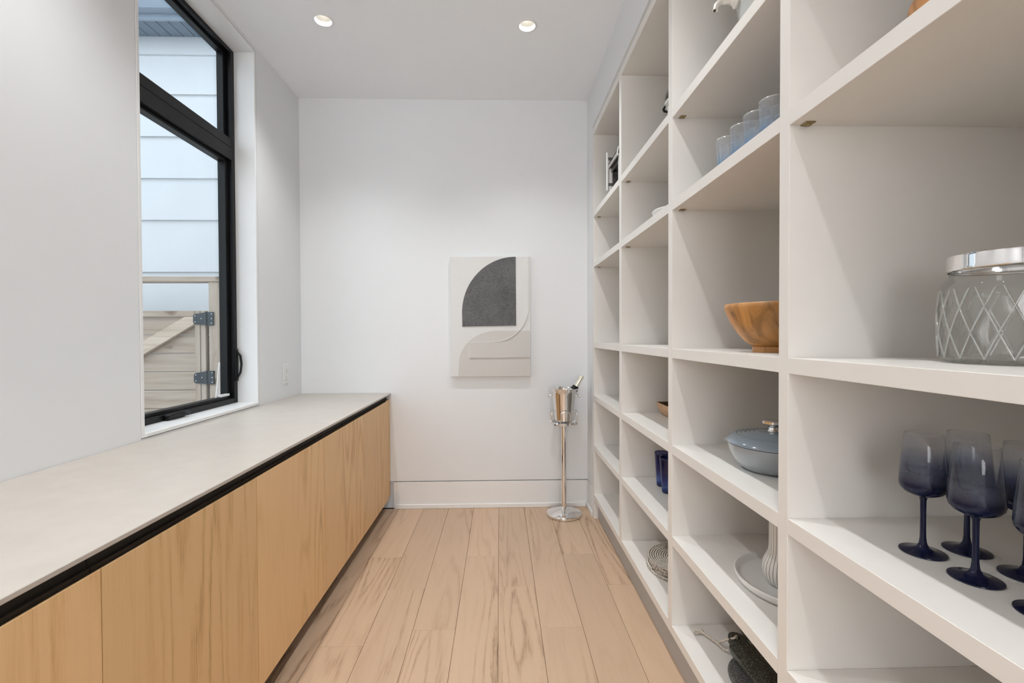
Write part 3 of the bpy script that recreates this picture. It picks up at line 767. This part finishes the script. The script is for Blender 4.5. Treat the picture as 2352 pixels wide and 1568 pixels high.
# stack of coiled rope mats
def mats():
    t = NT('braided_rope'); v = t.coord()
    vo = t.n('TexVoronoi'); vo.inputs['Scale'].default_value = 170; t.l(v, vo.inputs['Vector'])
    nz = t.noise(v, 240, 1, .5)
    k = t.math('ADD', t.math('MULTIPLY', vo.outputs['Distance'], .6), t.math('MULTIPLY', nz, .5))
    sx = t.n('SeparateXYZ'); t.l(t.n('TexCoord').outputs['Object'], sx.inputs[0])
    rad = t.math('SQRT', t.math('ADD', t.math('MULTIPLY', sx.outputs[0], sx.outputs[0]), t.math('MULTIPLY', sx.outputs[1], sx.outputs[1])))
    ph = t.math('FRACT', t.math('SUBTRACT', t.math('DIVIDE', t.math('SUBTRACT', rad, .006), .0108), t.math('DIVIDE', t.math('ARCTAN2', sx.outputs[1], sx.outputs[0]), 2*math.pi)))
    seam = t.math('ABSOLUTE', t.math('SUBTRACT', ph, .5))            # stitched seam between neighbouring coils
    k = t.math('ADD', t.math('MULTIPLY', t.ramp(seam, [(.16, (1, 1, 1)), (.40, (0, 0, 0))]), .30), t.math('MULTIPLY', nz, .9))
    c = t.ramp(k, [(.30, (.80, .75, .67)), (.70, (.74, .68, .60)), (.77, (.14, .11, .08)), (1, (.06, .05, .04))])
    t.bump(nz, .5, .003)
    M['rope'] = t.set(c, .9)
    bm = bmesh.new(); R0 = .170; pitch = .0108; N = 48; turns = int(R0/pitch)
    pts = []
    for k in range(turns*N+1):
        a = 2*math.pi*k/N; r = .006 + pitch*k/N; pts.append((r*math.cos(a), r*math.sin(a), .0053))
    tube(bm, pts, .0053, 6)
    me = None
    labs = ['coiled rope placemat at the top of the stack', 'coiled rope placemat second from the top of the stack', 'coiled rope placemat in the middle of the stack', 'coiled rope placemat second from the bottom of the stack', 'coiled rope placemat at the bottom of the stack']
    for k in range(5):
        z = ZF + (4-k)*.0107
        if me is None:
            o = link('rope_placemat', bm, M['rope'], None, 80, (.890, 2.186, z)); me = o.data
        else:
            o = bpy.data.objects.new('rope_placemat', me); COL.objects.link(o); o.location = (.890+random.uniform(-.002, .002), 2.186+random.uniform(-.002, .002), z)
        o.rotation_euler.z = k*1.1
        tag(o, labs[k], 'placemat', 'coiled rope placemats in one stack')
mats()

# blue tumblers on the lower shelf, clear-blue tumblers on the upper shelf
def tumblers():
    t, tr, mx = glass_thin('cobalt_glass', None, .2, .03)
    tc = t.n('TexCoord'); sp = t.n('SeparateXYZ'); t.l(tc.outputs['Object'], sp.inputs[0]); z = t.math('DIVIDE', sp.outputs[2], .175)
    nz = t.noise(t.coord(), 60, 2)
    t.l(t.ramp(t.math('ADD', z, t.math('MULTIPLY', t.math('SUBTRACT', nz, .5), .25)), [(0, (.10, .14, .42)), (.12, (.40, .55, .92)), (.3, (.42, .55, .90)), (.5, (.24, .28, .58)), (1, (.30, .33, .58))]), tr.inputs[0])
    df = t.n('BsdfPrincipled'); df.inputs['Roughness'].default_value = .15
    t.l(t.ramp(z, [(0, (.01, .015, .08)), (.15, (.06, .12, .42)), (.4, (.02, .03, .16)), (1, (.015, .02, .10))]), df.inputs['Base Color'])
    m2 = t.n('MixShader'); m2.inputs[0].default_value = .38; t.l(mx.outputs[0], m2.inputs[1]); t.l(df.outputs[0], m2.inputs[2]); t.l(m2.outputs[0], t.out.inputs[0])
    def tum(name, lab, m, loc, grp, r0, r1, h, th=.0028, base=.012):
        g = thing(name, lab, 'glass', loc, grp)
        bm = bmesh.new()
        lathe(bm, [(0, base*.999), (r0-.004, base*.999), (r0, base)] + [(r0+(r1-r0)*k/10, base+(h-base)*k/10) for k in range(1, 11)] + [(r1-th*.5, h+.001), (r1-th, h), (r1-th, h-.003)], 48)
        link('wall', bm, m, g, 60)
        bm = bmesh.new(); lathe(bm, [(0, 0), (r0-.005, 0), (r0-.001, .003), (r0, base*.99), (0, base*.995)], 40); link('base', bm, m, g, 60)
        return g
    g1 = tum('cobalt_tumbler', 'cobalt blue ribbed tumbler, farther of two beside the second upright', t.m, (.842, 2.342, ZE), 'cobalt blue tumblers', .028, .038, .175)
    g2 = copy_tree(g1, None, 'cobalt blue tumbler standing in front of another, half hidden by the upright'); g2.location = (.833, 2.240, ZE)
    t, tr, mx = glass_thin('clear_blue_glass', None, .5, .03)
    tc = t.n('TexCoord'); sp = t.n('SeparateXYZ'); t.l(tc.outputs['Object'], sp.inputs[0]); z = t.math('DIVIDE', sp.outputs[2], .138)
    t.l(t.ramp(z, [(0, (.30, .50, .90)), (.25, (.45, .65, .96)), (.5, (.80, .90, .98)), (.68, (.97, .98, .985)), (1, (.98, .985, .985))]), tr.inputs[0])
    df = t.n('BsdfPrincipled'); df.inputs['Roughness'].default_value = .2
    t.l(t.ramp(z, [(0, (.10, .24, .62)), (.4, (.35, .55, .85)), (1, (.82, .85, .88))]), df.inputs['Base Color'])
    op = t.ramp(z, [(0, (.45, .45, .45)), (.4, (.24, .24, .24)), (.7, (.13, .13, .13)), (.97, (.12, .12, .12)), (1, (.45, .45, .45))])
    m2 = t.n('MixShader'); t.l(op, m2.inputs[0]); t.l(mx.outputs[0], m2.inputs[1]); t.l(df.outputs[0], m2.inputs[2]); t.l(m2.outputs[0], t.out.inputs[0])
    sp_ = [(.770, 1.523, 'clear tumbler with blue base, lowest and leftmost of the front row'), (.770, 1.430, 'clear tumbler with blue base, second from left of the front row'),
           (.770, 1.351, 'clear tumbler with blue base, third from left of the front row'), (.770, 1.268, 'clear tumbler with blue base, tallest looking, right end of the front row'),
           (.862, 1.455, 'clear tumbler with blue base in the back row, seen between front ones'), (.866, 1.352, 'clear tumbler with blue base in the back row beside the upright')]
    root = None
    for x, y, lab in sp_:
        if root is None: root = tum('clear_tumbler', lab, t.m, (x, y, ZB_), 'clear and blue tumblers on the upper shelf', .031, .037, .137, .0025, .014)
        else: c = copy_tree(root, None, lab); c.location = (x, y, ZB_)
tumblers()

# white dish on the upper shelf
D_ = thing('white_bowl', 'shallow white bowl on the upper shelf beside the second upright', 'bowl', (.842, 2.147, ZB_))
bm = bmesh.new(); lathe(bm, [(0, 0), (.045, 0), (.050, .004), (.075, .018), (.095, .040), (.104, .056), (.1125, .061), (.1135, .068), (.110, .071), (.100, .068), (.085, .045), (.06, .02), (0, .012)], 72); link('bowl', bm, M['white_ceramic'], D_, 60)
bm = bmesh.new(); lathe(bm, [(.040, .0), (.046, -.0), (.047, .003), (.040, .003)], 48); link('foot_ring', bm, M['white_ceramic'], D_, 40)

# canister with dark domed lid
def canister():
    M['olive'] = paint('dark_olive_glaze', (.055, .052, .030), .25, .15, 20, 0)
    K = thing('lidded_canister', 'white canister with dark domed lid behind the second upright', 'canister', (.802, 1.962, ZA))
    bm = bmesh.new(); lathe(bm, [(0, 0), (.062, 0), (.067, .004), (.0695, .02), (.0695, .118), (.066, .124), (.06, .126), (0, .126)], 56); link('body', bm, M['white_ceramic'], K, 50)
    bm = bmesh.new(); lathe(bm, [(.062, .1265), (.078, .1265), (.0815, .130), (.0815, .136), (.079, .138)], 56); link('rim', bm, M['white_plastic'], K, 50)
    bm = bmesh.new(); lathe(bm, [(.079, .138), (.0815, .150), (.079, .168), (.068, .196), (.048, .216), (.02, .226), (0, .227)], 56); link('lid', bm, M['olive'], K, 60)
    bm = bmesh.new(); lathe(bm, [(.008, .226), (.007, .234), (.014, .242), (.014, .252), (0, .256)], 24); link('lid_knob', bm, M['olive'], K, 50)
    bm = bmesh.new(); a = math.radians(160); u = Vector((math.cos(a), math.sin(a), 0)); v = Vector((-u.y, u.x, 0))
    tube(bm, [u*.069+Vector((0, 0, .098)), u*.082+Vector((0, 0, .104)), u*.086+Vector((0, 0, .112)), u*.080+Vector((0, 0, .125))], [.004, .006, .006, .004], 8); link('side_clip', bm, M['black'], K, 60)
canister()

# drinks dispenser with tap
def dispenser():
    M['cream'] = NT('nickel_cream').set((.80, .76, .70), .18, .55)
    t = NT('frosted_glass'); M['frosted'] = t.set((.78, .79, .77), .25, **{'Transmission_Weight': .35})
    X, Y = .858, 1.432
    K = thing('drinks_dispenser', 'frosted white drinks dispenser with cream tap on the top shelf', 'dispenser', (X, Y, ZA))
    bm = bmesh.new(); lathe(bm, [(0, 0), (.060, 0), (.066, .004), (.076, .08), (.090, .15), (.098, .20), (.100, .30), (.092, .335), (.08, .345), (0, .345)], 64); link('body', bm, M['frosted'], K, 60)
    bm = bmesh.new(); lathe(bm, [(.08, .3455), (.094, .346), (.094, .375), (.088, .380), (0, .382)], 48); link('lid', bm, M['cream'], K, 40)
    a = math.radians(168); u = Vector((math.cos(a), math.sin(a), 0)); z0 = .196
    R_ = u.to_track_quat('Z', 'Y').to_matrix()
    bm = bmesh.new(); lathe(bm, [(0, .092), (.022, .092), (.025, .098), (.025, .104), (.019, .108), (.014, .112), (.013, .118), (0, .118)], 28, (0, 0, z0), R_)
    T = link('tap', bm, M['cream'], K, 40)
    bm = bmesh.new(); tube(bm, [u*.112+Vector((0, 0, z0)), u*.135+Vector((0, 0, z0+.001)), u*.150+Vector((0, 0, z0-.002)), u*.160+Vector((0, 0, z0-.012)), u*.163+Vector((0, 0, z0-.026))], [.010, .011, .0105, .009, .008], 16)
    link('spout', bm, M['cream'], T, 60)
    bm = bmesh.new(); tube(bm, [u*.163+Vector((0, 0, z0-.0261)), u*.163+Vector((0, 0, z0-.0266))], .006, 16); link('spout_mouth', bm, M['black'], T)
    bm = bmesh.new(); tube(bm, [u*.140+Vector((0, 0, z0+.008)), u*.140+Vector((0, 0, z0+.028)), u*.132+Vector((0, 0, z0+.048))], [.005, .005, .008], 12); link('tap_lever', bm, M['cream'], T, 60)
dispenser()

# white metal lantern
def lantern():
    t = NT('grey_wire_mesh'); v = t.coord((1, 1, 1))
    ck = t.n('TexChecker'); ck.inputs['Scale'].default_value = 260; t.l(v, ck.inputs['Vector'])
    M['mesh'] = t.set(t.mix(ck.outputs['Fac'], (.05, .048, .045), (.18, .175, .17)), .5, .4)
    M['grey_metal'] = NT('grey_brushed_metal').set((.16, .15, .145), .4, .7)
    K = thing('lantern', 'white metal lantern with grey mesh panels and sloping roof, far upper shelf', 'lantern', (.862, 2.95, ZA))
    h = .118; H = .245
    bm = bmesh.new()
    for sx in (-1, 1):
        for sy in (-1, 1): box(bm, sx*(h-.008)-.008, sx*(h-.008)+.008, sy*(h-.008)-.008, sy*(h-.008)+.008, 0, H, bev=.002)
    link('corner_posts', bm, M['white_plastic'], K)
    for z in (.018, H-.030):
        bm = bmesh.new()
        for s in (-1, 1):
            box(bm, -h+.001, h-.001, s*(h-.012)-.003, s*(h-.012)+.003, z, z+.024); box(bm, s*(h-.012)-.003, s*(h-.012)+.003, -h+.001, h-.001, z, z+.024)
        link('band', bm, M['grey_metal'], K)
    for s in (-1, 1):
        bm = bmesh.new(); box(bm, -h+.018, h-.018, s*(h-.012)-.001, s*(h-.012)+.001, .044, H-.032); link('mesh_panel', bm, M['mesh'], K)
        bm = bmesh.new(); box(bm, -.05, .05, s*(h-.010)-.0025, s*(h-.010)+.0025, .0435, H-.031); link('glazing_panel', bm, M['white_plastic'], K)
    bm = bmesh.new(); box(bm, -h, h, -h, h, .0005, .016, bev=.002); link('base', bm, M['white_plastic'], K)
    # hipped roof
    bm = bmesh.new()
    R0 = [bm.verts.new((sx*(h+.012), sy*(h+.012), H)) for sx, sy in ((-1, -1), (1, -1), (1, 1), (-1, 1))]
    R1 = [bm.verts.new((sx*(h+.004), sy*(h+.004), H+.045)) for sx, sy in ((-1, -1), (1, -1), (1, 1), (-1, 1))]
    R2 = [bm.verts.new((sx*.035, sy*.035, H+.16)) for sx, sy in ((-1, -1), (1, -1), (1, 1), (-1, 1))]
    for a, b in ((R0, R1), (R1, R2)):
        for k in range(4): bm.faces.new((a[k], a[(k+1) % 4], b[(k+1) % 4], b[k]))
    bm.faces.new(R2); bm.faces.new(R0[::-1]); link('roof', bm, M['mesh'], K)
    bm = bmesh.new()
    for sx, sy in ((-1, -1), (1, -1), (1, 1), (-1, 1)):
        tube(bm, [(sx*(h+.012), sy*(h+.012), H), (sx*(h+.004), sy*(h+.004), H+.045), (sx*.035, sy*.035, H+.16)], .005, 6)
    for a, b in (((-1, -1), (1, -1)), ((1, -1), (1, 1)), ((1, 1), (-1, 1)), ((-1, 1), (-1, -1))):
        tube(bm, [(a[0]*(h+.012), a[1]*(h+.012), H), (b[0]*(h+.012), b[1]*(h+.012), H)], .0075, 6)
    link('roof_edging', bm, M['white_plastic'], K, 60)
    # door bar standing off the side
    bm = bmesh.new(); box(bm, -h-.050, -h-.038, -.008, .008, .060, H+.062, bev=.003)
    link('side_handle', bm, M['white_plastic'], K)
    bm = bmesh.new()
    for z in (.10, H+.02): box(bm, -h-.037, -h+.004 if z < .2 else -h-.006, -.006, .006, z-.008, z+.008)
    link('handle_bracket', bm, M['grey_metal'], K)
lantern()

# clear stemmed glass almost hidden by the first upright
t, tr, mx = glass_thin('clear_glass', (.96, .97, .97), .3, .02)
G = thing('stemmed_glass', 'clear stemmed glass whose rim just shows behind the first upright', 'glass', (.830, 2.86, ZD))
bm = bmesh.new(); lathe(bm, [(0, 0), (.036, 0), (.037, .002), (.012, .006), (.005, .014)], 40); link('foot', bm, t.m, G, 60)
bm = bmesh.new(); lathe(bm, [(.005, .014), (.0042, .06), (.006, .088)], 20); link('stem', bm, t.m, G, 60)
bm = bmesh.new(); lathe(bm, [(.006, .088), (.022, .098), (.036, .125), (.042, .165), (.043, .195), (.042, .195), (.040, .165), (.033, .126), (.018, .101), (0, .096)], 48); link('bowl', bm, t.m, G, 60)

# dark stone boards on the bottom shelf
def boards():
    t = NT('speckled_stone'); v = t.coord()
    n1 = t.noise(v, 260, 2, .8); n2 = t.noise(v, 12, 2)
    c = t.ramp(n1, [(.42, (.010, .011, .009)), (.55, (.045, .045, .038)), (.66, (.34, .34, .31))])
    c = t.mix(t.math('MULTIPLY', n2, .35), c, (.045, .05, .02))
    M['stone'] = t.set(c, .30)
    t = NT('honed_stone'); v = t.coord(); n1 = t.noise(v, 260, 2, .8)
    M['stone2'] = t.set(t.ramp(n1, [(.4, (.03, .03, .03)), (.7, (.26, .255, .24))]), .5)
    P = thing('round_stone_board', 'round dark stone board beneath the rectangular one, bottom shelf', 'board', (.872, 1.450, ZF))
    bm = bmesh.new(); lathe(bm, [(0, 0), (.110, 0), (.1185, .003), (.120, .009), (.1185, .015), (.114, .0175), (.104, .0178), (.1025, .0165), (.101, .0178), (0, .018)], 80); link('slab', bm, M['stone2'], P, 30)
    z0 = .0182
    R = thing('rectangular_stone_board', 'black speckled rectangular stone board with rope loop, bottom shelf', 'board', (.838, 1.39, ZF+z0))
    hw, y0, y1 = .047, -.20, .165
    def outline(w_, a, b, r=.02, n=5):
        out = []
        for cx_, cy_, a0 in ((w_-r, b-r, 0), (-w_+r, b-r, 90), (-w_+r, a+r, 180), (w_-r, a+r, 270)):
            for k in range(n+1):
                g = math.radians(a0+90*k/n); out.append((cx_+r*math.cos(g), cy_+r*math.sin(g)))
        return out
    bm = bmesh.new(); rs = []
    for ins, z in ((.016, 0), (.006, .012), (.0, .030), (.0, .0395), (.0012, .041)):
        rs.append([bm.verts.new((x, y, z)) for x, y in outline(hw-ins, y0+ins, y1-ins, .012)])
    for a, b in zip(rs, rs[1:]):
        for k in range(len(a)): bm.faces.new((a[k], a[(k+1) % len(a)], b[(k+1) % len(a)], b[k]))
    bm.faces.new(rs[0][::-1]); bm.faces.new(rs[-1]); link('slab', bm, M['stone'], R, 30)
    # handle tab with a hole
    bm = bmesh.new(); N = 28; cy_ = .212; inner_t = []; outer_t = []; inner_b = []; outer_b = []
    for k in range(N):
        a = 2*math.pi*k/N; c, s = math.cos(a), math.sin(a)
        ox_, oy_ = .030*c, .034*s
        if s < -.2: oy_ = -.052; ox_ = .030*(1 if c > 0 else -1)*min(1, abs(c)*1.02+.0)
        for L_, (px, py), z in ((inner_t, (.010*c, .010*s), .030), (outer_t, (ox_, oy_), .030), (inner_b, (.010*c, .010*s), .010), (outer_b, (ox_, oy_), .010)):
            L_.append(bm.verts.new((px+.012, cy_+py, z)))
    for k in range(N):
        q = (k+1) % N
        bm.faces.new((inner_t[k], outer_t[k], outer_t[q], inner_t[q])); bm.faces.new((inner_b[k], inner_b[q], outer_b[q], outer_b[k]))
        bm.faces.new((outer_t[k], outer_b[k], outer_b[q], outer_t[q])); bm.faces.new((inner_t[k], inner_t[q], inner_b[q], inner_b[k]))
    link('handle', bm, M['stone'], R, 40)
    # rope loop through the hole
    M['cord'] = paint('cotton_cord', (.60, .54, .46), .9, .25, 160, .6, 220)
    def cr(pts, n=8):
        out = []; P_ = [Vector(p) for p in pts]
        for i in range(len(P_)-1):
            a, b, c, d = P_[max(i-1, 0)], P_[i], P_[i+1], P_[min(i+2, len(P_)-1)]
            for k in range(n):
                u = k/n; out.append(.5*((2*b)+(c-a)*u+(2*a-5*b+4*c-d)*u*u+(3*b-a-3*c+d)*u**3))
        return out + [P_[-1]]
    zz = -z0+.004
    loop = [(.012, .212, .005), (.012, .216, .034), (-.004, .205, .034), (-.020, .222, .018), (-.040, .250, zz+.004), (-.062, .285, zz+.002), (-.074, .305, zz+.006), (-.080, .303, zz+.012),
            (-.066, .276, zz+.010), (-.050, .240, zz+.010), (-.034, .205, zz+.006), (-.012, .196, .004), (.012, .212, .002)]
    bm = bmesh.new(); tube(bm, cr(loop), .0038, 8)
    cd = link('rope_loop', bm, M['cord'], R, 80)
    bm = bmesh.new()
    lathe(bm, [(0, -.008), (.006, -.005), (.008, 0), (.006, .006), (0, .009)], 14, (-.077, .306, zz+.009), Matrix.Rotation(1.0, 3, 'Y'))
    tube(bm, cr([(-.077, .306, zz+.008), (-.090, .312, zz+.006), (-.104, .316, zz+.002)]), [.004]*17, 6)
    tube(bm, cr([(-.077, .306, zz+.008), (-.092, .304, zz+.004), (-.106, .306, zz+.001)]), [.0035]*17, 6)
    link('rope_knot', bm, M['cord'], cd, 80)
    T = thing('stone_trivet', 'small dark stone dish at the back behind the rope loop, bottom shelf', 'dish', (.985, 1.668, ZF))
    bm = bmesh.new(); lathe(bm, [(0, 0), (.064, 0), (.075, .008), (.080, .022), (.078, .0245), (.074, .022), (.066, .009), (0, .007)], 56); link('dish', bm, M['stone'], T, 50)
boards()
